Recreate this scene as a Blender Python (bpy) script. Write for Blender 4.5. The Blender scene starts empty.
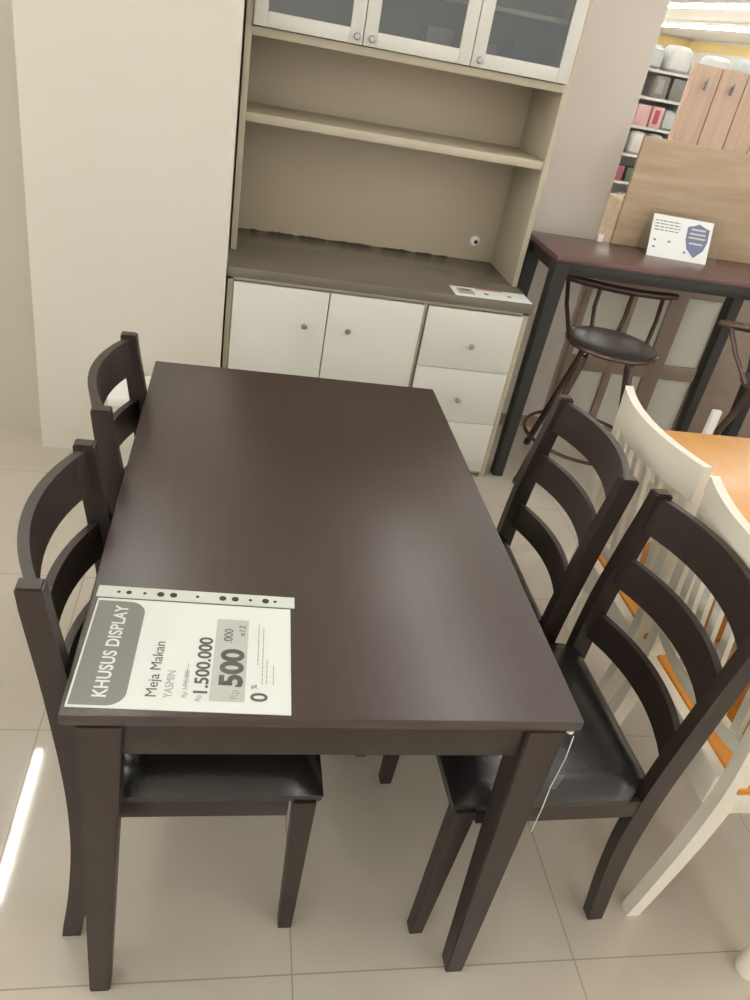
import bpy, bmesh, math, random
from mathutils import Vector, Matrix, Euler
random.seed(7)
scene = bpy.context.scene
COL = scene.collection
PI = math.pi

# ------------------------------------------------------------------ materials
def srgb(r, g, b):
    f = lambda c: (c/255/12.92) if c/255 <= .04045 else ((c/255+.055)/1.055)**2.4
    return (f(r), f(g), f(b), 1)

def mat(name, col, rough=.5, metal=0, spec=.5, coat=0, bump=0, bscale=80, var=0, vscale=8, stretch=(1, 1, 1), col2=None, emis=None, es=0, coat_rough=.1):
    m = bpy.data.materials.new(name); m.use_nodes = True
    nt = m.node_tree; b = nt.nodes['Principled BSDF']
    b.inputs['Base Color'].default_value = col
    b.inputs['Roughness'].default_value = rough
    b.inputs['Metallic'].default_value = metal
    b.inputs['Specular IOR Level'].default_value = spec
    b.inputs['Coat Weight'].default_value = coat
    b.inputs['Coat Roughness'].default_value = coat_rough
    if emis:
        b.inputs['Emission Color'].default_value = emis
        b.inputs['Emission Strength'].default_value = es
    if var or bump:
        tc = nt.nodes.new('ShaderNodeTexCoord'); mp = nt.nodes.new('ShaderNodeMapping')
        mp.inputs['Scale'].default_value = stretch
        nt.links.new(tc.outputs['Object'], mp.inputs['Vector'])
    if var:
        n = nt.nodes.new('ShaderNodeTexNoise'); n.inputs['Scale'].default_value = vscale; n.inputs['Detail'].default_value = 6
        n.inputs['Roughness'].default_value = .6
        nt.links.new(mp.outputs['Vector'], n.inputs['Vector'])
        r = nt.nodes.new('ShaderNodeValToRGB')
        c2 = col2 or tuple(c*(1-var) for c in col[:3])+(1,)
        r.color_ramp.elements[0].color = c2; r.color_ramp.elements[0].position = .32
        r.color_ramp.elements[1].color = col; r.color_ramp.elements[1].position = .68
        nt.links.new(n.outputs['Fac'], r.inputs['Fac']); nt.links.new(r.outputs['Color'], b.inputs['Base Color'])
    if bump:
        n2 = nt.nodes.new('ShaderNodeTexNoise'); n2.inputs['Scale'].default_value = bscale; n2.inputs['Detail'].default_value = 3
        nt.links.new(mp.outputs['Vector'], n2.inputs['Vector'])
        bp = nt.nodes.new('ShaderNodeBump'); bp.inputs['Strength'].default_value = bump; bp.inputs['Distance'].default_value = .002
        nt.links.new(n2.outputs['Fac'], bp.inputs['Height']); nt.links.new(bp.outputs['Normal'], b.inputs['Normal'])
    return m

def glassy(name, col, alpha, rough=.04):
    m = bpy.data.materials.new(name); m.use_nodes = True
    nt = m.node_tree; nt.nodes.clear()
    out = nt.nodes.new('ShaderNodeOutputMaterial')
    tr = nt.nodes.new('ShaderNodeBsdfTransparent'); tr.inputs['Color'].default_value = col
    gl = nt.nodes.new('ShaderNodeBsdfGlossy'); gl.inputs['Roughness'].default_value = rough
    mx = nt.nodes.new('ShaderNodeMixShader'); fr = nt.nodes.new('ShaderNodeLayerWeight')
    pw = nt.nodes.new('ShaderNodeMath'); pw.operation = 'POWER'; pw.inputs[1].default_value = 4; nt.links.new(fr.outputs['Facing'], pw.inputs[0])
    mt = nt.nodes.new('ShaderNodeMath'); mt.operation = 'MULTIPLY_ADD'; mt.inputs[1].default_value = .6; mt.inputs[2].default_value = alpha
    nt.links.new(pw.outputs[0], mt.inputs[0]); nt.links.new(mt.outputs[0], mx.inputs[0])
    nt.links.new(tr.outputs[0], mx.inputs[1]); nt.links.new(gl.outputs[0], mx.inputs[2]); nt.links.new(mx.outputs[0], out.inputs[0])
    return m

M = {}
M['espresso'] = mat('espresso_wood', srgb(55, 42, 37), .36, spec=.75, var=.25, vscale=5, stretch=(14, 1.2, 1), col2=srgb(49, 35, 31))
M['espresso_leg'] = mat('espresso_leg_wood', srgb(46, 36, 30), .42, var=.25, vscale=5, stretch=(12, 12, 1), col2=srgb(38, 28, 23))
M['vinyl'] = mat('black_vinyl', srgb(28, 26, 26), .24, spec=.6, bump=.25, bscale=60)
M['counter'] = mat('dark_laminate', srgb(112, 105, 94), .22, var=.12, vscale=3)
M['carcass'] = mat('cream_laminate', srgb(188, 179, 156), .42, var=.06, vscale=2)
M['hutchback'] = mat('beige_back_panel', srgb(188, 176, 152), .5)
M['door_white'] = mat('white_door', srgb(213, 212, 202), .3)
M['white_gap'] = mat('dark_gap', srgb(60, 56, 48), .8)
M['knob'] = mat('brushed_metal', srgb(170, 170, 168), .3, metal=.9)
M['blackwood'] = mat('black_painted_wood', srgb(35, 34, 30), .4)
M['barwood'] = mat('dark_red_brown_wood', srgb(98, 72, 68), .3, var=.2, vscale=4, stretch=(1, 8, 1))
M['bronze'] = mat('bronze_tube', srgb(78, 58, 51), .25, metal=.25, spec=.6)
M['stoolseat'] = mat('black_stool_vinyl', srgb(52, 52, 52), .3, spec=.6)
M['whitewood'] = mat('white_painted_wood', srgb(226, 220, 202), .35)
M['honey'] = mat('honey_wood', srgb(226, 168, 96), .25, spec=.8, var=.12, vscale=3, stretch=(6, 1, 1))
M['honeyseat'] = mat('honey_seat_wood', srgb(212, 140, 44), .35, var=.12, vscale=3, stretch=(6, 1, 1))
M['oak'] = mat('light_oak', srgb(184, 163, 136), .5, var=.2, vscale=3, stretch=(1, 6, 9), col2=srgb(164, 142, 114))
M['pinkoak'] = mat('pink_oak', srgb(206, 180, 158), .45, var=.12, vscale=3, stretch=(12, 1, .6), col2=srgb(192, 164, 142))
M['taupe'] = mat('taupe_wood', srgb(142, 124, 108), .5, var=.15, vscale=4, stretch=(1, 1, 6))
M['whitepanel'] = mat('white_panel', srgb(200, 198, 184), .4)
M['paper'] = mat('white_paper', srgb(236, 238, 236), .5)
M['greyprint'] = mat('grey_print', srgb(132, 132, 128), .5)
M['lightgrey'] = mat('light_grey_print', srgb(200, 202, 198), .5)
M['ink'] = mat('grey_ink', srgb(92, 90, 88), .5)
M['inklight'] = mat('pale_ink', srgb(168, 168, 166), .5)
M['sleeve'] = glassy('clear_plastic', (.97, .98, .97, 1), .06, .08)
M['strip'] = mat('milky_plastic', srgb(205, 210, 202), .3)
M['hole'] = mat('dark_hole', srgb(50, 45, 42), .6)
M['acrylic'] = glassy('acrylic', (.95, .95, .94, 1), .06, .05)
M['bluegrey'] = mat('blue_grey_print', srgb(112, 120, 148), .5)
M['glass'] = glassy('smoked_glass', (.74, .76, .74, 1), .08, .05)
M['red'] = mat('faded_red_print', srgb(200, 120, 105), .5)
M['black'] = mat('black_plastic', srgb(35, 33, 32), .4)
M['dirt'] = mat('grime', srgb(72, 62, 50), .8)
M['white'] = mat('glossy_white', srgb(232, 232, 228), .3)
M['tube'] = mat('lamp_tube', (1, 1, 1, 1), emis=(1, .985, .95, 1), es=100)
M['fixture'] = mat('lamp_body', srgb(235, 235, 232), .4)
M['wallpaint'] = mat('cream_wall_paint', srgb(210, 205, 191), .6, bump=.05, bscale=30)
M['wallpaint2'] = mat('beige_wall_paint', srgb(190, 184, 166), .6, bump=.05, bscale=30)  # even beige of the left partition, darker than the column paint
M['greywall'] = mat('grey_partition', srgb(206, 198, 188), .6)
M['ceil'] = mat('ceiling_white', srgb(228, 226, 220), .8)
M['yellow'] = mat('yellow_frieze', srgb(228, 214, 140), .6, var=.3, vscale=1.2, col2=srgb(226, 196, 140))
M['brownbase'] = mat('brown_skirting', srgb(150, 126, 106), .5)
M['rack'] = mat('grey_rack_metal', srgb(232, 230, 228), .5)
for nm, c in [('g_dark', (140, 138, 136)), ('g_pink', (232, 190, 188)), ('g_red', (196, 90, 92)), ('g_white', (232, 232, 230)), ('g_mag', (170, 96, 110)), ('g_green', (112, 124, 100)), ('g_grey', (176, 170, 168)), ('g_clear', (206, 214, 212))]:
    M[nm] = mat(nm + '_carton', srgb(*c), .35, var=.15, vscale=14)

# floor: polished cream tiles with thin grout lines
def floor_mat():
    m = bpy.data.materials.new('polished_tiles'); m.use_nodes = True; nt = m.node_tree; b = nt.nodes['Principled BSDF']
    tc = nt.nodes.new('ShaderNodeTexCoord'); sp = nt.nodes.new('ShaderNodeSeparateXYZ'); nt.links.new(tc.outputs['Object'], sp.inputs[0])
    def line(ax, off):
        a = nt.nodes.new('ShaderNodeMath'); a.operation = 'ADD'; a.inputs[1].default_value = -off + 60 + .3; nt.links.new(sp.outputs[ax], a.inputs[0])
        d = nt.nodes.new('ShaderNodeMath'); d.operation = 'MODULO'; d.inputs[1].default_value = .6; nt.links.new(a.outputs[0], d.inputs[0])
        s = nt.nodes.new('ShaderNodeMath'); s.operation = 'SUBTRACT'; s.inputs[1].default_value = .3; nt.links.new(d.outputs[0], s.inputs[0])
        ab = nt.nodes.new('ShaderNodeMath'); ab.operation = 'ABSOLUTE'; nt.links.new(s.outputs[0], ab.inputs[0])
        l = nt.nodes.new('ShaderNodeMath'); l.operation = 'LESS_THAN'; l.inputs[1].default_value = .0014; nt.links.new(ab.outputs[0], l.inputs[0])
        return l
    lx = line(0, -.204); ly = line(1, .011)
    mx = nt.nodes.new('ShaderNodeMath'); mx.operation = 'MAXIMUM'; nt.links.new(lx.outputs[0], mx.inputs[0]); nt.links.new(ly.outputs[0], mx.inputs[1])
    n = nt.nodes.new('ShaderNodeTexNoise'); n.inputs['Scale'].default_value = 2.2; n.inputs['Detail'].default_value = 5; nt.links.new(tc.outputs['Object'], n.inputs['Vector'])
    r = nt.nodes.new('ShaderNodeValToRGB'); r.color_ramp.elements[0].color = srgb(184, 176, 161); r.color_ramp.elements[1].color = srgb(195, 187, 173)
    r.color_ramp.elements[0].position = .35; r.color_ramp.elements[1].position = .65
    nt.links.new(n.outputs['Fac'], r.inputs['Fac'])
    c = nt.nodes.new('ShaderNodeMix'); c.data_type = 'RGBA'; c.inputs[7].default_value = srgb(138, 129, 112)
    nt.links.new(mx.outputs[0], c.inputs[0]); nt.links.new(r.outputs[0], c.inputs[6]); nt.links.new(c.outputs[2], b.inputs['Base Color'])
    rr = nt.nodes.new('ShaderNodeMath'); rr.operation = 'MULTIPLY_ADD'; rr.inputs[1].default_value = .4; rr.inputs[2].default_value = .05
    nt.links.new(mx.outputs[0], rr.inputs[0]); nt.links.new(rr.outputs[0], b.inputs['Roughness'])
    b.inputs['Specular IOR Level'].default_value = .8
    return m
M['floor'] = floor_mat()

# ------------------------------------------------------------------ mesh helpers
def box(bm, x0, x1, y0, y1, z0, z1, bev=0, seg=2):
    vs = [bm.verts.new((x, y, z)) for x in (x0, x1) for y in (y0, y1) for z in (z0, z1)]
    fs = [(0, 1, 3, 2), (4, 6, 7, 5), (0, 4, 5, 1), (2, 3, 7, 6), (0, 2, 6, 4), (1, 5, 7, 3)]
    faces = [bm.faces.new([vs[i] for i in f]) for f in fs]
    if bev:
        es = set(e for f in faces for e in f.edges)
        bmesh.ops.bevel(bm, geom=list(es), offset=bev, segments=seg, affect='EDGES', profile=.5)

def hexa(bm, bot, top, bev=0):
    """bot, top: four corners each (ccw)"""
    a = [bm.verts.new(p) for p in bot]; b = [bm.verts.new(p) for p in top]
    fs = [bm.faces.new(a[::-1]), bm.faces.new(b)] + [bm.faces.new((a[i], a[(i+1) % 4], b[(i+1) % 4], b[i])) for i in range(4)]
    if bev:
        bmesh.ops.bevel(bm, geom=list(set(e for f in fs for e in f.edges)), offset=bev, segments=2, affect='EDGES')

def sweep(bm, rings, cap=True):
    """rings: list of lists of points, same length"""
    R = [[bm.verts.new(p) for p in r] for r in rings]; n = len(R[0])
    for a, b in zip(R, R[1:]):
        for i in range(n): bm.faces.new((a[i], a[(i+1) % n], b[(i+1) % n], b[i]))
    if cap: bm.faces.new(R[0][::-1]); bm.faces.new(R[-1])

def tube(bm, pts, r, n=10, closed=False):
    pts = [Vector(p) for p in pts]; rings = []; N = len(pts)
    up = Vector((0, 0, 1))
    for i, p in enumerate(pts):
        if closed: t = pts[(i+1) % N]-pts[i-1]
        else: t = pts[min(i+1, N-1)]-pts[max(i-1, 0)]
        t.normalize(); u = up if abs(t.z) < .9 else Vector((1, 0, 0))
        a = t.cross(u).normalized(); b = t.cross(a)
        rr = r[i] if isinstance(r, (list, tuple)) else r
        rings.append([p + a*rr*math.cos(2*PI*k/n) + b*rr*math.sin(2*PI*k/n) for k in range(n)])
    if closed: rings.append(rings[0]); sweep(bm, rings, cap=False); bmesh.ops.remove_doubles(bm, verts=bm.verts, dist=1e-6)
    else: sweep(bm, rings)

def lathe(bm, prof, c=(0, 0, 0), n=24, axis='z'):
    rings = []
    for r, h in prof:
        ring = []
        for k in range(n):
            a = 2*PI*k/n; v = (r*math.cos(a), r*math.sin(a), h)
            if axis == 'y': v = (r*math.cos(a), h, r*math.sin(a))
            ring.append((c[0]+v[0], c[1]+v[1], c[2]+v[2]))
        rings.append(ring)
    sweep(bm, rings)

def smooth(o, ang=40):
    for p in o.data.polygons: p.use_smooth = True
    md = o.modifiers.new('edges', 'EDGE_SPLIT'); md.split_angle = math.radians(ang)

def obj(name, bm, m, parent=None, sm=True):
    bmesh.ops.recalc_face_normals(bm, faces=bm.faces)
    me = bpy.data.meshes.new(name); bm.to_mesh(me); bm.free()
    o = bpy.data.objects.new(name, me); COL.objects.link(o)
    me.materials.append(M[m] if isinstance(m, str) else m)
    if parent: o.parent = parent
    if sm: smooth(o)
    return o
def B(): return bmesh.new()
def boxobj(name, dims, m, parent=None, bev=.002):
    b = B(); box(b, *dims, bev=bev); return obj(name, b, m, parent)
def tag(o, label=None, cat=None, group=None, kind=None):
    if label: o['label'] = label
    if cat: o['category'] = cat
    if group: o['group'] = group
    if kind: o['kind'] = kind
    return o
def empty(name, loc, label, cat, group=None, rz=0):
    o = bpy.data.objects.new(name, None); COL.objects.link(o); o.location = loc; o.rotation_euler = (0, 0, rz)
    o.empty_display_size = .05
    return tag(o, label, cat, group)
def kids(o): return [c for c in bpy.data.objects if c.parent == o]
def dup(o, parent=None, loc=None, rz=None, label=None):
    c = o.copy(); COL.objects.link(c); c.parent = parent
    for ch in kids(o): dup(ch, c)
    if loc is not None: c.location = loc
    if rz is not None: c.rotation_euler = (0, 0, rz)
    if label: c['label'] = label
    return c
def struct(name, dims, m, bev=0):
    b = B(); box(b, *dims, bev=bev); return tag(obj(name, b, m, sm=False), kind='structure')

def textobj(name, s, size, m, parent, x, y, z, rz=PI/2, bold=0, align='LEFT', sx=1, rx=0, space=1):
    cu = bpy.data.curves.new(name, 'FONT'); cu.body = s; cu.size = size; cu.align_x = align; cu.offset = bold; cu.space_character = space
    cu.extrude = .00008
    t = bpy.data.objects.new(name + '_tmp', cu); COL.objects.link(t)
    bpy.context.view_layer.update()
    dg = bpy.context.evaluated_depsgraph_get()
    me = bpy.data.meshes.new_from_object(t.evaluated_get(dg)); me.name = name
    bpy.data.objects.remove(t)
    o = bpy.data.objects.new(name, me); COL.objects.link(o); me.materials.clear(); me.materials.append(M[m])
    o.scale = (sx, 1, 1); o.location = (x, y, z); o.rotation_euler = (rx, 0, rz); o.parent = parent
    return o

# ------------------------------------------------------------------ setting
struct('floor', (-8, 17, -6, 32, -.1, 0), 'floor')
struct('ceiling', (-8, 17, -6, 32, 3.1, 3.2), 'ceil')
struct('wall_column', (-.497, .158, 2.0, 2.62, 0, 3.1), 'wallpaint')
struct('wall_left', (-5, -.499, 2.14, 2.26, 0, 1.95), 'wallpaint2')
struct('wall_back', (.135, 1.76, 2.605, 2.70, 0, 1.90), 'greywall')
struct('wall_far', (-8, 17, 31.8, 32, 0, 3.1), 'wallpaint')
struct('wall_right', (16.8, 17, -6, 31.8, 0, 3.1), 'ceil')
struct('trim_1', (16.7, 16.8, 18, 31.7, 2.72, 3.02), 'yellow')
struct('trim_2', (10, 16.7, 31.7, 31.8, 2.72, 3.02), 'yellow')
struct('baseboard_back', (1.33, 1.76, 2.59, 2.605, 0, .055), 'brownbase')

# ------------------------------------------------------------------ dark dining table
W, L, H = .765, 1.212, .75
T = empty('dining_table', (W/2-.001, L/2-.005, 0), 'rectangular espresso brown dining table with price sheet lying on its near left corner', 'table')
def tb(name, dims, m, bev=.002): # world coordinates -> local
    x0, x1, y0, y1, z0, z1 = dims
    return boxobj(name, (x0-W/2, x1-W/2, y0-L/2, y1-L/2, z0, z1), m, T, bev)
tb('tabletop', (0, W, 0, L, .730, .75), 'espresso', .003)
tb('edge_moulding', (.006, W-.006, .006, L-.006, .722, .7302), 'espresso_leg', .001)
b = B()
I = .032
for (x0, x1, y0, y1) in ((I, W-I, .014, .032), (I, W-I, L-.032, L-.014), (I-.012, I+.006, .03, L-.03), (W-I-.006, W-I+.012, .03, L-.03)):
    box(b, x0-W/2, x1-W/2, y0-L/2, y1-L/2, .655, .7225, .001)
obj('apron', b, 'espresso_leg', T)
for sx in (-1, 1):
    for sy in (-1, 1):
        b = B(); xo = sx*(W/2-.02); yo = sy*(L/2-.004)
        def q(w, z): 
            xs = sorted((xo, xo-sx*w)); ys = sorted((yo, yo-sy*w))
            return [(xs[0], ys[0], z), (xs[1], ys[0], z), (xs[1], ys[1], z), (xs[0], ys[1], z)]
        hexa(b, q(.036, 0), q(.062, .7225), .002)
        obj('leg', b, 'espresso_leg', T)

# hanging plastic tag string under the near right corner
tg = empty('hanging_tag', (W-.012, .018, .50), 'thin clear plastic tag string hanging beside near right leg of the brown dining table', 'tag')
b = B(); tube(b, [(0, -.026, .222), (.002, -.027, .17), (-.001, -.026, .10), (.001, -.026, .04), (0, -.026, -.02)], .0008, 6); obj('string', b, 'strip', tg)
b = B(); hexa(b, [(-.007, -.029, .10), (.006, -.031, .10), (.006, -.030, .101), (-.007, -.028, .101)], [(-.006, -.034, .14), (.007, -.036, .14), (.007, -.035, .141), (-.006, -.033, .141)]); obj('tag_card', b, 'sleeve', tg, False)
b = B(); lathe(b, [(.001, 0), (.006, .001), (.006, .004), (.001, .006)], (0, -.012, .2158)); obj('plastic_glint', b, 'white', tg)  # white disc standing in for the glint of plastic at the table corner

# ------------------------------------------------------------------ price sheet in a punched sleeve
S = empty('price_sheet', (-.001, .006, .7503), 'white price sheet reading KHUSUS DISPLAY in a clear punched sleeve', 'sign', rz=-.032)
boxobj('paper', (.005, .313, .004, .232, 0, .0008), 'paper', S, 0)
boxobj('punched_strip', (.001, .320, .234, .262, .0012, .0018), 'strip', S, 0)['label'] = 'milky plastic strip with punched holes'
b = B(); b.faces.new([b.verts.new(p) for p in ((0, 0, .0024), (.320, 0, .0024), (.320, .236, .0024), (0, .236, .0024))]); obj('sleeve', b, 'sleeve', S, False)
for i, (hx, w) in enumerate([(.030, .006), (.044, .009), (.066, .006), (.088, .012), (.106, .012), (.140, .006), (.176, .012), (.194, .012), (.216, .006), (.238, .012), (.252, .006)]):
    b = B(); lathe(b, [(w/2, 0), (w/2, .0003)], (hx*1.14, .248, .0019), 12); obj('punch_hole', b, 'hole', S, False)
# grey header band with rounded outer corners
b = B(); pts = []
x0, x1, y0, y1, rr = .008, .082, .008, .226, .026
pts += [(x0, y0)]
for k in range(9): a = -PI/2 + k*PI/16; pts.append((x1-rr+rr*math.cos(a), y0+rr+rr*math.sin(a)))
for k in range(9): a = k*PI/16; pts.append((x1-rr+rr*math.cos(a), y1-rr+rr*math.sin(a)))
pts += [(x0, y1)]
lo = [b.verts.new((x, y, .0011)) for x, y in pts]; b.faces.new(lo); obj('header_band', b, 'greyprint', S, False)['label'] = 'grey header band'
b = B(); v = [b.verts.new(p) for p in ((.196, .024, .0010), (.246, .024, .0010), (.246, .198, .0010), (.196, .198, .0010))]; b.faces.new(v); obj('price_band', b, 'lightgrey', S, False)['label'] = 'pale grey price band'
Z = .0014
textobj('header_text', 'KHUSUS DISPLAY', .027, 'paper', S, .055, .022, Z, bold=.0006, sx=.88, space=1.06)
textobj('title_text', 'Meja Makan', .022, 'ink', S, .122, .026, Z, bold=0, sx=1.08)
textobj('name_text', 'YASMIN', .017, 'inklight', S, .144, .026, Z, sx=.9)
textobj('old_price_text', 'Rp 1.745.000', .010, 'inklight', S, .164, .028, Z)
b = B(); box(b, .1602, .1608, .045, .096, .0011, .0013); obj('strike_line', b, 'ink', S, False)
textobj('currency_text', 'Rp', .011, 'inklight', S, .184, .022, Z)
textobj('price_text', '1.500.000', .028, 'ink', S, .192, .032, Z, bold=.0006, sx=1.1)
textobj('currency_text', 'Rp', .017, 'inklight', S, .236, .028, Z)
textobj('saving_text', '500', .046, 'ink', S, .240, .052, Z, bold=.0018, sx=1.13)
textobj('thousands_text', '.000', .019, 'ink', S, .222, .143, Z, sx=1.0)
textobj('offer_text', 'x12', .014, 'ink', S, .241, .160, Z, sx=1.2)
textobj('percent_text', '0', .034, 'ink', S, .278, .026, Z, bold=.0006)
textobj('percent_text', '%', .013, 'ink', S, .263, .050, Z)
b = B()
for xx, a, c in ((.2695, .060, .185), (.276, .062, .110), (.262, .10, .19), (.286, .06, .10)):
    y = a
    while y < c:
        w = random.uniform(.004, .010); box(b, xx, xx+.0014, y, min(y+w, c), .0011, .00125); y += w+.002
obj('small_print', b, 'inklight', S, False)

# ------------------------------------------------------------------ dark ladder-back chair (faces +x, origin at floor centre)
def post_x(z):  # rear face profile of the back post
    pts = [(0, -.230), (.12, -.212), (.28, -.199), (.42, -.199), (.55, -.208), (.70, -.224), (.885, -.250)]
    for (a, xa), (c, xc) in zip(pts, pts[1:]):
        if z <= c: 
            t = (z-a)/(c-a); return xa+(xc-xa)*t
    return pts[-1][1]
def sm_post_x(z): return sum(post_x(min(.885, max(0, z+d))) for d in (-.05, -.025, 0, .025, .05))/5
def slat_bm(z0, z1, bow, th, hw, arch=0, back=.010):
    b = B(); rings = []; n = 16
    for i in range(n+1):
        t = i/n*2-1; y = t*hw; d = -bow*(1-t*t)
        zl = z0 + arch*(1-t*t); zh = z1 + arch*(1-t*t)*.5
        xl = sm_post_x(z0)+back+d; xh = sm_post_x(z1)+back+d
        rings.append([(xl, y, zl), (xl+th, y, zl), (xh+th, y, zh), (xh, y, zh)])
    sweep(b, rings); return b
def make_dark_chair():
    c = empty('dining_chair', (0, 0, 0), '', 'chair', 'espresso ladder back dining chairs')
    HW = .212
    for s in (-1, 1):
        b = B(); rings = []
        n = 22
        for i in range(n+1):
            z = .885*i/n; x = sm_post_x(z); dp = .044 if z > .3 else .034+.010*z/.3
            if z > .6: dp = .044-.008*(z-.6)/.3
            k = HW-.014*(1-min(1, z/.6)); y0, y1 = (k-.028, k) if s > 0 else (-k, -k+.028)
            rings.append([(x, y0, z), (x+dp, y0, z), (x+dp, y1, z), (x, y1, z)])
        sweep(b, rings)
        bmesh.ops.bevel(b, geom=[e for e in b.edges if e.calc_length() < .06 and e.is_manifold and abs(e.verts[0].co.z-e.verts[1].co.z) < 1e-5 and e.verts[0].co.z > .88], offset=.003, segments=2, affect='EDGES')
        obj('back_post', b, 'espresso_leg', c)
        b = B(); ys = (HW-.038, HW) if s > 0 else (-HW, -HW+.038); yb = (HW-.040, HW-.012) if s > 0 else (-HW+.012, -HW+.040)
        hexa(b, [(.192, yb[0], 0), (.220, yb[0], 0), (.220, yb[1], 0), (.192, yb[1], 0)], [(.178, ys[0], .427), (.218, ys[0], .427), (.218, ys[1], .427), (.178, ys[1], .427)], .0015)
        obj('front_leg', b, 'espresso_leg', c)
    b = B()
    box(b, .188, .210, -HW+.03, HW-.03, .384, .430, .001)
    box(b, -.178, -.156, -HW+.02, HW-.02, .384, .430, .001)
    for s in (-1, 1):
        y = sorted((s*(HW-.006), s*(HW-.026))); box(b, -.168, .17, y[0], y[1], .384, .430, .001)
    obj('seat_rail', b, 'espresso_leg', c)
    # padded seat with domed top
    b = B(); nx, ny = 14, 14; x0, x1 = -.188, .232; h = HW+.004
    g = {}
    for i in range(nx+1):
        for j in range(ny+1):
            u = i/nx*2-1; v = j/ny*2-1
            e = max(0, 1-u**6)*max(0, 1-v**6)
            px = (x0+x1)/2+u*(x1-x0)/2*(1-.02*(1-e)); py = v*h*(1-.02*(1-e))
            if u < -.85 and abs(v) > .82: py = math.copysign(HW-.029, v)   # notch beside the posts
            z = .447+.036*(e**.5)+.008*(1-u*u)*(1-v*v)
            g[i, j] = b.verts.new((px, py, z))
    for i in range(nx):
        for j in range(ny): b.faces.new((g[i, j], g[i+1, j], g[i+1, j+1], g[i, j+1]))
    border = [g[i, 0] for i in range(nx+1)]+[g[nx, j] for j in range(1, ny+1)]+[g[i, ny] for i in range(nx-1, -1, -1)]+[g[0, j] for j in range(ny-1, 0, -1)]
    low = [b.verts.new((v.co.x*.985, v.co.y*.985, .4285)) for v in border]
    for i in range(len(border)):
        k = (i+1) % len(border); b.faces.new((border[i], low[i], low[k], border[k]))
    b.faces.new(low)
    obj('seat', b, 'vinyl', c)
    o = obj('back_slat', slat_bm(.792, .876, .046, .017, HW-.020, .004), 'espresso_leg', c); o['label'] = 'broad curved top rail'
    obj('back_slat', slat_bm(.648, .722, .046, .015, HW-.020, .004), 'espresso_leg', c)
    obj('back_slat', slat_bm(.495, .566, .044, .015, HW-.020, .004), 'espresso_leg', c)
    return c
ch = make_dark_chair()
ch.location = (.178, .302, 0); ch['label'] = 'espresso ladder back chair pushed in at the table beside the price sheet'
dup(ch, None, (.184, .838, 0), 0, 'espresso ladder back chair at the table, in front of the cream column')
dup(ch, None, (.860, .285, 0), PI+.03, 'espresso ladder back chair at the table, its black seat next to the hanging tag')
dup(ch, None, (.800, .735, 0), PI, 'espresso ladder back chair at the table, closest to the bar stools')

# ------------------------------------------------------------------ white slat-back chairs and honey table
def make_white_chair():
    c = empty('slat_back_chair', (0, 0, 0), '', 'chair', 'white slat back chairs')
    HW = .20
    def xp(z): return -.225 + .055*math.sin(min(z, .5)/.5*PI/2) - .030*max(0, (z-.45)/.47)
    for s in (-1, 1):
        b = B(); rings = []
        for i in range(17):
            z = .85*i/16; x = xp(z); y0, y1 = (HW-.03, HW) if s > 0 else (-HW, -HW+.03); d = .030+.012*min(1, z/.4)
            rings.append([(x, y0, z), (x+d, y0, z), (x+d, y1, z), (x, y1, z)])
        sweep(b, rings); obj('back_post', b, 'whitewood', c)
        b = B(); lo, hi = ((HW-.03, HW) if s > 0 else (-HW, -HW+.03)), ((HW-.04, HW) if s > 0 else (-HW, -HW+.04))
        hexa(b, [(.19, lo[0], 0), (.22, lo[0], 0), (.22, lo[1], 0), (.19, lo[1], 0)], [(.18, hi[0], .43), (.22, hi[0], .43), (.22, hi[1], .43), (.18, hi[1], .43)], .002)
        obj('front_leg', b, 'whitewood', c)
    b = B(); box(b, -.165, .20, -HW+.004, -HW+.026, .365, .43, .001); box(b, -.165, .20, HW-.026, HW-.004, .365, .43, .001)
    box(b, .185, .207, -HW+.03, HW-.03, .365, .43, .001); box(b, -.178, -.150, -HW+.03, HW-.03, .365, .448, .002)
    obj('seat_rail', b, 'whitewood', c)
    b = B(); box(b, -.148, .225, -HW-.004, HW+.004, .4305, .452, .006, 3); obj('seat', b, 'honeyseat', c)['label'] = 'honey wood seat'
    def rail(z0, z1, bow, th, hw, off=0):
        b = B(); rings = []
        for i in range(19):
            t = i/18*2-1; d = -bow*(1-t*t)
            rings.append([(xp(z0)+off+d, t*hw, z0), (xp(z0)+off+th+d, t*hw, z0), (xp(z1)+off+th+d, t*hw, z1), (xp(z1)+off+d, t*hw, z1)])
        sweep(b, rings); return b
    obj('top_rail', rail(.838, .925, .040, .022, HW+.006, .004), 'whitewood', c)
    obj('lower_rail', rail(.512, .545, .022, .022, HW-.028, .006), 'whitewood', c)
    n = 7
    for i in range(n):
        t = (i+.5)/n*2-1; y = t*(HW-.035); b = B()
        d0 = -.022*(1-t*t); d1 = -.040*(1-t*t)
        xa, xb = xp(.54)+.010+d0, xp(.845)+.008+d1
        hexa(b, [(xa, y-.0115, .54), (xa+.012, y-.0115, .54), (xa+.012, y+.0115, .54), (xa, y+.0115, .54)], [(xb, y-.0115, .83), (xb+.012, y-.0115, .83), (xb+.012, y+.0115, .83), (xb, y+.0115, .845)])
        obj('slat', b, 'whitewood', c)
    return c
wc = make_white_chair(); wc.location = (1.382, .298, 0)
wc['label'] = 'white slat back chair with honey seat, nearest the lower right corner'
dup(wc, None, (1.385, .745, 0), 0, 'white slat back chair with honey seat, closest to the bar stools')

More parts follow.
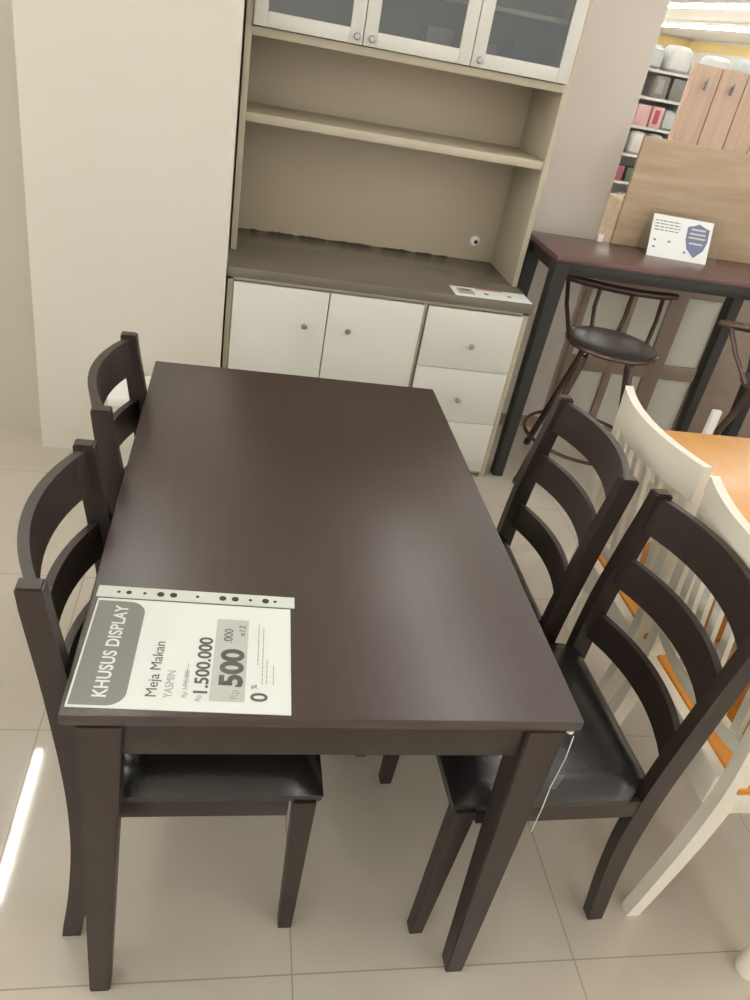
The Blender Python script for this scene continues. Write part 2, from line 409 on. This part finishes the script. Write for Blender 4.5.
HT = empty('honey_table', (1.72, .515, 0), 'honey topped dining table with white legs behind the white chairs', 'table')
boxobj('tabletop', (-.385, .385, -.585, .575, .728, .75), 'honey', HT, .005)
b = B(); box(b, -.35, .35, -.55, -.53, .65, .727); box(b, -.35, .35, .52, .54, .65, .727); box(b, -.35, -.33, -.54, .53, .65, .727); box(b, .33, .35, -.54, .53, .65, .727)
obj('apron', b, 'whitewood', HT)
for sx in (-1, 1):
    for sy in (-1, 1):
        x = sx*.335; y = sy*.54 - .005; b = B()
        lathe(b, [(.022, 0), (.028, .02), (.024, .05), (.022, .1), (.032, .35), (.034, .55), (.028, .58), (.036, .60), (.036, .727)], (x, y, 0), 20)
        obj('leg', b, 'whitewood', HT)
b = B(); box(b, -.016, .016, -.010, .010, 0, .62, .002)
o = obj('white_panel_offcut', b, 'white'); o.location = (1.945, 1.58, 0); tag(o, 'slim white upright post between the honey table and the bar table leg', 'post')

# ------------------------------------------------------------------ kitchen hutch cabinet
K = empty('kitchen_cabinet', (.745, 2.3, 0), 'tall cream kitchen cabinet with white doors, drawers, open shelves and smoked glass doors', 'cabinet')
KO = (.745, 2.3)
def kb(name, dims, m, parent=K, bev=.0015, lab=None):
    x0, x1, y0, y1, z0, z1 = dims
    o = boxobj(name, (x0-KO[0], x1-KO[0], y0-KO[1], y1-KO[1], z0, z1), m, parent, bev)
    if lab: o['label'] = lab
    return o
def kmulti(name, lst, m, parent=K, bev=.001):
    b = B()
    for (x0, x1, y0, y1, z0, z1) in lst: box(b, x0-KO[0], x1-KO[0], y0-KO[1], y1-KO[1], z0, z1, bev)
    return obj(name, b, m, parent)
X0, X1, YB = .165, 1.322, 2.60
kmulti('base_carcass', [(X0, X0+.02, 2.04, YB, 0, .75), (X1-.025, X1, 2.04, YB, 0, .75), (.902, .914, 2.04, YB, 0, .735), (X0, X1, 2.04, 2.07, .735, .75),
                        (X0, X1, 2.05, YB, .01, .03), (X0+.01, X1-.01, YB-.01, YB, .03, .75)], 'carcass')
kb('countertop', (X0-.006, X1+.006, 2.022, YB, .75, .785), 'counter', bev=.002)
def knob(parent, x, y, z, r=.011):
    b = B(); lathe(b, [(r*.45, 0), (r*.45, -.010), (r, -.014), (r*1.05, -.019), (r*.8, -.023), (.001, -.024)], (x-KO[0], y-KO[1], z), 16, 'y'); return obj('knob', b, 'knob', parent)
for x0, x1, kx in ((.187, .536, .455), (.540, .898, .620)):
    d = kb('door', (x0, x1, 2.022, 2.040, .034, .733), 'door_white'); knob(d, kx, 2.022, .602)
for z0, z1, kz in ((.494, .733, .597), (.263, .491, .366), (.034, .260, .14)):
    d = kb('drawer', (.917, 1.295, 2.022, 2.040, z0, z1), 'door_white'); knob(d, 1.113, 2.022, kz)
# hutch
YF = 2.25
kmulti('hutch_side', [(X0, X0+.022, YF, YB, .785, 2.02)], 'carcass')
kmulti('hutch_side', [(X1-.022, X1, YF, YB, .785, 2.02)], 'carcass')
kb('hutch_back', (X0+.022, X1-.022, YB-.012, YB-.002, .785, 2.0), 'hutchback')
kb('shelf', (X0+.022, X1-.022, YF+.006, YB-.012, 1.232, 1.262), 'carcass')
kb('upper_floor', (X0+.022, X1-.022, YF, YB-.012, 1.495, 1.522), 'carcass')
kb('hutch_top', (X0, X1, YF, YB, 2.02, 2.04), 'carcass')
for a in (.546, .926): kb('upper_divider', (a, a+.016, YF+.03, YB-.012, 1.522, 2.02), 'carcass')
for a, c in ((X0+.022, .546), (.562, .926), (.942, X1-.022)): kb('inner_shelf', (a, c, YF+.05, YB-.012, 1.70, 1.716), 'carcass')
fw = .045
for x0, x1, kx in ((.190, .553, .531), (.556, .934, .582), (.937, 1.302, .962)):
    d = kmulti('glass_door', [(x0, x0+fw, YF-.02, YF, 1.525, 2.018), (x1-fw, x1, YF-.02, YF, 1.525, 2.018), (x0+fw, x1-fw, YF-.02, YF, 1.525, 1.525+fw), (x0+fw, x1-fw, YF-.02, YF, 2.018-fw, 2.018)], 'door_white')
    g = kb('glass_pane', (x0+fw, x1-fw, YF-.012, YF-.008, 1.525+fw, 2.018-fw), 'glass', d, 0); knob(d, kx, YF-.02, 1.548)
# cable grommet
b = B(); lathe(b, [(.021, 0), (.021, -.003), (.014, -.006), (.002, -.006)], (1.205-KO[0], YB-.012-KO[1], .870), 24, 'y'); g = obj('cable_grommet', b, 'white', K)
b = B(); lathe(b, [(.0085, -.0062), (.0085, -.008), (.001, -.008)], (1.209-KO[0], YB-.012-KO[1], .866), 16, 'y'); obj('grommet_hole', b, 'black', g)
# grime along the back joint
b = B()
for a, c in ((.235, .27), (.31, .42), (.44, .56), (.57, .76), (.80, .93), (.955, 1.03), (1.05, 1.10)):
    n = int((c-a)/.012)+2
    top = [(a+(c-a)*i/n-KO[0], YB-.0135-KO[1], .7855+random.uniform(.002, .007)*math.sin(PI*min(1, max(.05, i/n)))**.5) for i in range(n+1)]
    mid = [(p[0], YB-.0135-KO[1], .7855) for p in top]
    fr = [(p[0], YB-.014-random.uniform(.004, .010)*math.sin(PI*max(.05, i/n))-KO[1], .7856) for i, p in enumerate(top)]
    T_ = [[b.verts.new(p) for p in r] for r in (top, mid, fr)]
    for r1, r2 in zip(T_, T_[1:]):
        for i in range(n): b.faces.new((r1[i], r1[i+1], r2[i+1], r2[i]))
obj('grime_line', b, 'dirt', K, False)['label'] = 'dark peeling grime along the back joint'
# things behind the glass
for i, (x0, x1, z0, z1, m, lb) in enumerate([(1.02, 1.06, 1.522, 1.60, 'g_dark', 'small dark box behind the right glass door'), (1.12, 1.27, 1.522, 1.63, 'black', 'wide black box behind the right glass door'),
    (.80, .89, 1.522, 1.62, 'g_grey', 'grey box behind the middle glass door')]):
    b = B(); box(b, -(x1-x0)/2, (x1-x0)/2, -.06, .06, 0, z1-z0-.0005, .003); box(b, -(x1-x0)/2-.002, (x1-x0)/2+.002, -.062, .062, (z1-z0)*.72, z1-z0, .002)
    o = obj('storage_box', b, m); o.location = ((x0+x1)/2, 2.45, z0+.0003); tag(o, lb, 'box')
# leaflet strip on the counter
LF = empty('price_leaflet', (1.165, 2.095, .7855), 'white price leaflet strip lying on the front right of the cabinet counter', 'leaflet', rz=.02)
boxobj('card', (-.155, .155, -.062, .05, 0, .002), 'paper', LF, 0)
boxobj('grey_block', (-.135, -.070, -.035, .030, .0021, .0026), 'g_grey', LF, 0)['label'] = 'grey printed block'
boxobj('dark_block', (-.120, -.080, .004, .022, .0027, .003), 'ink', LF, 0)
boxobj('red_band', (-.05, .06, .036, .050, .0021, .0026), 'red', LF, 0)['label'] = 'faded red band'
for x in (-.02, .075):
    b = B(); lathe(b, [(.010, 0), (.010, .0006)], (x, -.012, .0022), 16); obj('print_dot', b, 'ink', LF, False)

# small white box on the floor beside the column, seen through the far left chair
WB = empty('floor_carton', (-.12, 1.86, 0), 'white low carton on the floor by the cream column, behind the far left chair', 'box')
boxobj('carton_body', (-.09, .12, -.10, .10, 0, .345), 'whitepanel', WB, .003)
boxobj('lid', (-.093, .123, -.103, .103, .325, .36), 'white', WB, .003)
b = B(); lathe(b, [(.010, 0), (.010, -.001)], (-.02, -.1005, .29), 14, 'y'); obj('carton_mark', b, 'hole', WB, False)

# ------------------------------------------------------------------ bar table
BT = empty('bar_table', (1.825, 2.245, 0), 'tall bar table with red brown top and black legs right of the cabinet', 'table')
def bb(name, d, m, bev=.002): return boxobj(name, (d[0]-1.825, d[1]-1.825, d[2]-2.245, d[3]-2.245, d[4], d[5]), m, BT, bev)
bb('tabletop', (1.38, 2.46, 2.065, 2.46, .950, .972), 'barwood', .003)
b = B()
for d in ((1.44, 2.38, 2.082, 2.10), (1.44, 2.38, 2.42, 2.44), (1.39, 1.41, 2.11, 2.40), (2.42, 2.44, 2.11, 2.40)):
    box(b, d[0]-1.825, d[1]-1.825, d[2]-2.245, d[3]-2.245, .902, .9495, .001)
obj('apron', b, 'blackwood', BT)
for x, sx in ((1.384, -1), (2.39, 1)):
    for y, sy in ((2.070, -1), (2.392, 1)):
        b = B(); x0 = x-1.825; y0 = y-2.245; w = .06
        cx = x0+w/2+sx*.022; cy = y0+w/2+sy*.02
        hexa(b, [(cx-.023, cy-.023, 0), (cx+.023, cy-.023, 0), (cx+.023, cy+.023, 0), (cx-.023, cy+.023, 0)], [(x0, y0, .9495), (x0+w, y0, .9495), (x0+w, y0+w, .9495), (x0, y0+w, .9495)], .003)
        obj('leg', b, 'blackwood', BT)
# oak board standing at the back of the bar table
ob = boxobj('oak_board', (-.42, .50, -.009, .009, 0, .425), 'oak', None, .002); ob.location = (2.175, 2.446, .9723)
tag(ob, 'light oak board standing upright on the back of the bar table', 'board')
# acrylic stand with a card
SC = empty('card_stand', (1.995, 2.30, .9722), 'clear easel with white card bearing a blue shield, standing on the bar table', 'sign', rz=-.10)
tl = math.radians(18)
def tilt(y, z): return (y+z*math.sin(tl), z*math.cos(tl))
def plate(name, x0, x1, h0, h1, y, th, m, lab=None):
    b = B(); f = [(x0, *tilt(y, h0)), (x1, *tilt(y, h0)), (x1, *tilt(y+th, h0)), (x0, *tilt(y+th, h0))]; t = [(x0, *tilt(y, h1)), (x1, *tilt(y, h1)), (x1, *tilt(y+th, h1)), (x0, *tilt(y+th, h1))]
    hexa(b, f, t); o = obj(name, b, m, SC, False)
    if lab: o['label'] = lab
    return o
plate('card', -.115, .115, .0, .165, 0, .0015, 'paper', 'white printed card')
plate('easel_plate', -.12, .155, .0, .185, .006, .003, 'acrylic', 'clear easel plate')
b = B(); a = [(-.123, 0, 0), (-.120, 0, 0), (-.120, .10, 0), (-.123, .10, 0)]; y, z = tilt(.006, .18); hexa(b, a, [(-.123, y, z), (-.120, y, z), (-.120, y+.006, z), (-.123, y+.006, z)]); obj('easel_side', b, 'acrylic', SC, False)
b = B(); shp = [(.02, .135), (.045, .143), (.062, .152), (.079, .143), (.104, .135), (.104, .085), (.094, .05), (.062, .018), (.030, .05), (.02, .085)]
v = [b.verts.new((x+.0, *tilt(-.0006, h))) for x, h in shp]; b.faces.new(v); obj('shield_emblem', b, 'bluegrey', SC, False)['label'] = 'blue grey shield emblem'
b = B()
for x0, x1, h in ((.035, .090, .125), (.032, .092, .108), (.030, .094, .092), (.036, .088, .070)):
    box(b, x0, x1, 0, .0002, h, h+.007)
for vv in b.verts:
    y, z = tilt(-.0012+vv.co.y, vv.co.z); vv.co.y = y; vv.co.z = z
obj('shield_lettering', b, 'lightgrey', SC, False)
b = B()
for h, x1 in ((.140, -.01), (.128, -.005), (.116, -.008), (.104, -.012)):
    x = -.105
    while x < x1: w = random.uniform(.008, .02); box(b, x, min(x+w, x1), 0, .0002, h, h+.004); x += w+.004
for vv in b.verts:
    y, z = tilt(-.0008+vv.co.y, vv.co.z); vv.co.y = y; vv.co.z = z
obj('card_lettering', b, 'greyprint', SC, False)
for x, h in ((-.10, .062), (-.045, .062), (-.10, .035), (.02, .03)): plate('print_mark', x, x+.010, h, h+.008, -.0009, .0002, 'greyprint')
SC.scale = (1.15, 1.15, 1.0)
b = B(); box(b, -.012, .012, -.004, .004, 0, .03, .001); o = obj('price_tag', b, 'white'); o.location = (1.70, 2.435, .9722); tag(o, 'tiny white tag on the bar table just left of the oak board', 'tag')

# ------------------------------------------------------------------ bar stools
def make_stool():
    c = empty('bar_stool', (0, 0, 0), '', 'stool', 'round bronze bar stools')
    sz = .635; R = .186
    b = B(); lathe(b, [(.02, sz-.012), (R-.02, sz-.012), (R-.004, sz), (R-.004, sz+.012), (R-.03, sz+.020), (.06, sz+.016), (.001, sz+.014)], n=36); obj('seat', b, 'stoolseat', c)
    b = B(); tube(b, [(R*math.cos(2*PI*k/36), R*math.sin(2*PI*k/36), sz) for k in range(36)], .011, 8, True); obj('seat_rim', b, 'bronze', c)
    for a in (35, 125, 215, 305):
        a = math.radians(a); u = Vector((math.cos(a), math.sin(a), 0)); b = B()
        pts = [u*.06+Vector((0, 0, sz-.02)), u*.11+Vector((0, 0, sz-.024)), u*.135+Vector((0, 0, sz-.05)), u*.15+Vector((0, 0, sz-.12)), u*.30+Vector((0, 0, .008))]
        tube(b, pts, .0145, 10); lg = obj('leg', b, 'bronze', c)
        b = B(); lathe(b, [(.014, 0), (.015, .02), (.013, .03)], tuple(u*.302), 12); obj('rubber_foot', b, 'black', lg)
    b = B(); rr = .252; tube(b, [(rr*math.cos(2*PI*k/36), rr*math.sin(2*PI*k/36), .20) for k in range(36)], .008, 8, True); obj('foot_ring', b, 'bronze', c)
    # curved back rail and spindles
    pts = []; rad = []
    for k in range(17):
        t = k/16*2-1; pts.append((t*.262, .185+.05*t*t, .825-.006*(1-t*t))); rad.append(.017 if abs(t) < .9 else .012)
    b = B(); tube(b, pts, rad, 10); obj('back_rail', b, 'bronze', c)
    for x in (-.215, -.075, .065, .20):
        t = x/.262; top = Vector((x, .185+.05*t*t, .82)); ba = math.asin(max(-1, min(1, x*.82/R))); bot = Vector((R*math.sin(ba), R*math.cos(ba), sz))
        mid = (top+bot)/2 + Vector((-.012 if x < 0 else .012, .012, 0))*.6
        b = B(); tube(b, [bot, mid, top], .0095, 8); obj('spindle', b, 'bronze', c)
    return c
st = make_stool(); st.location = (1.745, 2.12, 0); st.rotation_euler = (0, 0, math.radians(-14)); st['label'] = 'round bronze bar stool with black seat, in full view under the bar table'
dup(st, None, (2.39, 1.80, 0), math.radians(10), 'bronze bar stool cut off by the right edge of the photo')

# low framed cabinet behind the bar table
LC = empty('framed_cabinet', (2.4, 2.8, 0), 'low taupe framed cabinet with white panels behind the bar table', 'cabinet')
b = B()
def lc(b, x0, x1, z0, z1, y0=2.62, y1=2.64): box(b, x0-2.4, x1-2.4, y0-2.8, y1-2.8, z0, z1, .001)
for x0, x1 in ((1.80, 1.83), (2.03, 2.07), (2.24, 2.33), (2.52, 3.3)): lc(b, x0, x1, 0, .80)
for z0, z1 in ((0, .03), (.32, .395), (.74, .80)): lc(b, 1.83, 2.52, z0, z1, 2.621, 2.639)
obj('frame', b, 'taupe', LC)
boxobj('cabinet_body', (-.598, .898, -.158, .2, .004, .798), 'taupe', LC, 0)
for x0, x1 in ((1.83, 2.03), (2.07, 2.24), (2.33, 2.52)):
    for z0, z1 in ((.03, .32), (.395, .74)):
        boxobj('white_panel', (x0-2.4, x1-2.4, -.168, -.160, z0, z1), 'whitepanel', LC, 0)

# ------------------------------------------------------------------ store background
TC = empty('hook_panel', (3.3, 4.3, 0), 'tall pale pinkish oak board panel with small dark hooks behind the oak board', 'panel')
boxobj('panel_back', (-.61, .60, -.28, -.25, 0, 1.71), 'pinkoak', TC, .003)
for k in range(7):
    x0 = -.61+k*.172
    d = boxobj('board', (x0+.003, x0+.169, -.30, -.281, .02, 1.705), 'pinkoak', TC, .003)
    b = B(); box(b, x0+.086, x0+.098, -.322, -.300, 1.585, 1.63, .003); box(b, x0+.086, x0+.098, -.330, -.318, 1.60, 1.645, .003); obj('hook', b, 'knob', d)
WS = empty('wooden_side_unit', (2.4, 3.3, 0), 'small oak side unit with a dark square, glimpsed left of the oak board', 'cabinet')
boxobj('unit_body', (-.25, .25, -.18, .18, 0, 1.03), 'oak', WS, .003)
boxobj('dark_square', (-.24, -.15, -.184, -.18, .90, .97), 'black', WS, .001)

G = empty('display_rack', (4.4, 6.2, 0), 'long grey store rack loaded with goods far behind the oak board', 'rack')
gx0, gx1 = 3.15, 5.9
levels = [.20, .50, .80, 1.02, 1.24, 1.46, 1.66]
boxobj('back_sheet', (gx0-4.4, gx1-4.4, .19, .20, 0, 1.75), 'rack', G, 0)
for x in (3.15, 3.75, 4.5, 5.2, 5.88):
    boxobj('upright', (x-4.4, x-4.4+.025, -.2, .19, 0, 1.76), 'rack', G, 0)
for z in levels: boxobj('shelf', (gx0-4.4+.03, gx1-4.4, -.21, .18, z-.02, z), 'rack', G, 0)
def bundle(name, x, z, w, h, m, lab, cat, grp=None):
    b = B(); rings = []
    for k, (s, t) in enumerate(((.75, 0), (.98, .12), (1, .5), (.96, .8), (.7, .97), (.3, 1))):
        rings.append([(w/2*s*math.copysign(abs(math.cos(a))**.6, math.cos(a)), .12*s*math.copysign(abs(math.sin(a))**.6, math.sin(a)), h*t) for a in [2*PI*i/16 for i in range(16)]])
    sweep(b, rings); o = obj(name, b, m); o.location = (x, 6.10, z+.001); return tag(o, lab, cat, grp)
def carton(name, x, z, w, h, m, lab, cat='box', grp=None, m2=None):
    c = empty(name, (x, 6.10, z+.001), lab, cat, grp)
    boxobj('box_body', (-w/2, w/2, -.1, .1, 0, h), m, c, .004)
    if m2: boxobj('print_patch', (-w/2*.6, w/2*.3, -.103, -.1, h*.2, h*.85), m2, c, 0)
    return c
carton('carton', 3.50, 1.46, .13, .16, 'g_dark', 'dark grey carton at the left of the rack, second shelf from its top', m2='g_grey')
carton('carton', 3.66, 1.46, .13, .16, 'g_dark', 'dark grey carton just left of the rack upright, second shelf from its top')
carton('carton', 3.90, 1.46, .22, .17, 'g_grey', 'pale grey carton right of the rack upright, second shelf from its top')
carton('carton', 3.42, 1.24, .12, .16, 'g_pink', 'pale pink carton on the rack shelf below the dark grey cartons')
carton('carton', 3.55, 1.24, .10, .16, 'g_pink', 'pink carton with a red mark on the store rack', m2='g_red')
bundle('plastic_bundle', 3.67, 1.24, .11, .15, 'g_clear', 'clear wrapped bundle between the pink carton and the rack upright', 'bundle')
bundle('plastic_bundle', 3.88, 1.24, .2, .16, 'g_white', 'white wrapped bundle beside the tall hook panel, third shelf from the rack top', 'bundle')
WG = 'white wrapped bundles on the store rack'
for x in (3.29, 3.46, 3.62): bundle('plastic_bundle', x, 1.02, .15, .18, 'g_white', 'white wrapped bundle on the middle shelf of the store rack', 'bundle', WG)
bundle('plastic_bundle', 3.88, 1.02, .2, .16, 'g_clear', 'clear wrapped bundle on the middle shelf, right of the rack upright', 'bundle')
carton('carton', 3.33, .80, .16, .12, 'g_mag', 'magenta carton on the rack shelf under the white bundles')
carton('carton', 3.54, .80, .2, .11, 'g_green', 'dull green carton beside the magenta carton on the rack')
bundle('plastic_bundle', 3.30, .50, .18, .2, 'g_white', 'white bundle on the low rack shelf under the magenta carton', 'bundle')
bundle('plastic_bundle', 3.52, .50, .18, .2, 'g_white', 'white bundle on the low rack shelf under the green carton', 'bundle')
for k, x in enumerate((3.35, 3.60, 3.95, 4.25, 4.72, 5.0, 5.4, 5.7)):
    bundle('plastic_bundle', x, 1.66, .22, .17+.02*(k % 2), 'g_white' if k % 3 else 'g_clear', 'pale wrapped bundle on the top shelf of the store rack', 'bundle', 'pale bundles on the top shelf of the store rack')

# ------------------------------------------------------------------ ceiling lamps: rows of tube fixtures
def make_lamp():
    c = empty('ceiling_lamp', (0, 0, 3.1), 'white fluorescent tube lamp in the rows on the store ceiling', 'lamp', 'fluorescent tube lamps on the store ceiling')
    boxobj('lamp_housing', (-.07, .07, -.62, .62, -.045, -.001), 'fixture', c, .003)
    b = B(); tube(b, [(0, -.60, -.066), (0, .60, -.066)], .010, 10); obj('tube', b, 'tube', c)
    return c
first = None
for x in (-6.29, -3.6, -.91, 1.78, 4.47, 7.16, 9.2, 12.4):
    for k in range(24):
        y = -5.2 + k*(1.55 if x < 9 else 1.26) + (14 if x > 9 else 0)
        if y > 31: continue
        if (x < 9 and y > 14): continue
        if first is None: first = make_lamp(); first.location = (x, y, 3.1)
        else:
            d = dup(first, None, (x, y, 3.1))
            if x > 9: d.scale = (3.2, 1, 1.8)  # far fixtures enlarged, the bloom around them built into their shape

# world: soft store ambience from the open sides
w = bpy.data.worlds.new('store_ambience'); scene.world = w; w.use_nodes = True
w.node_tree.nodes['Background'].inputs[0].default_value = (1, .985, .965, 1); w.node_tree.nodes['Background'].inputs[1].default_value = 1.5

# ------------------------------------------------------------------ camera
def Rm(a, b, c):
    return Matrix.Rotation(c, 3, 'Z') @ Matrix.Rotation(b, 3, 'Y') @ Matrix.Rotation(a, 3, 'X')
cam = bpy.data.objects.new('camera', bpy.data.cameras.new('camera')); COL.objects.link(cam)
cam.matrix_world = Matrix.Translation((0.18959445, -0.75348344, 1.59636496)) @ Rm(1.01318204, -0.16747107, -0.13212509).to_4x4()
cam.data.sensor_fit = 'VERTICAL'; cam.data.sensor_height = 24; cam.data.sensor_width = 18; cam.data.lens = 765.6887/1000*24
cam.data.clip_start = .02
scene.camera = cam
scene.view_settings.view_transform = 'Standard'; scene.view_settings.look = 'None'; scene.view_settings.gamma = 1
scene.view_settings.use_curve_mapping = False
scene.view_settings.exposure = -.1
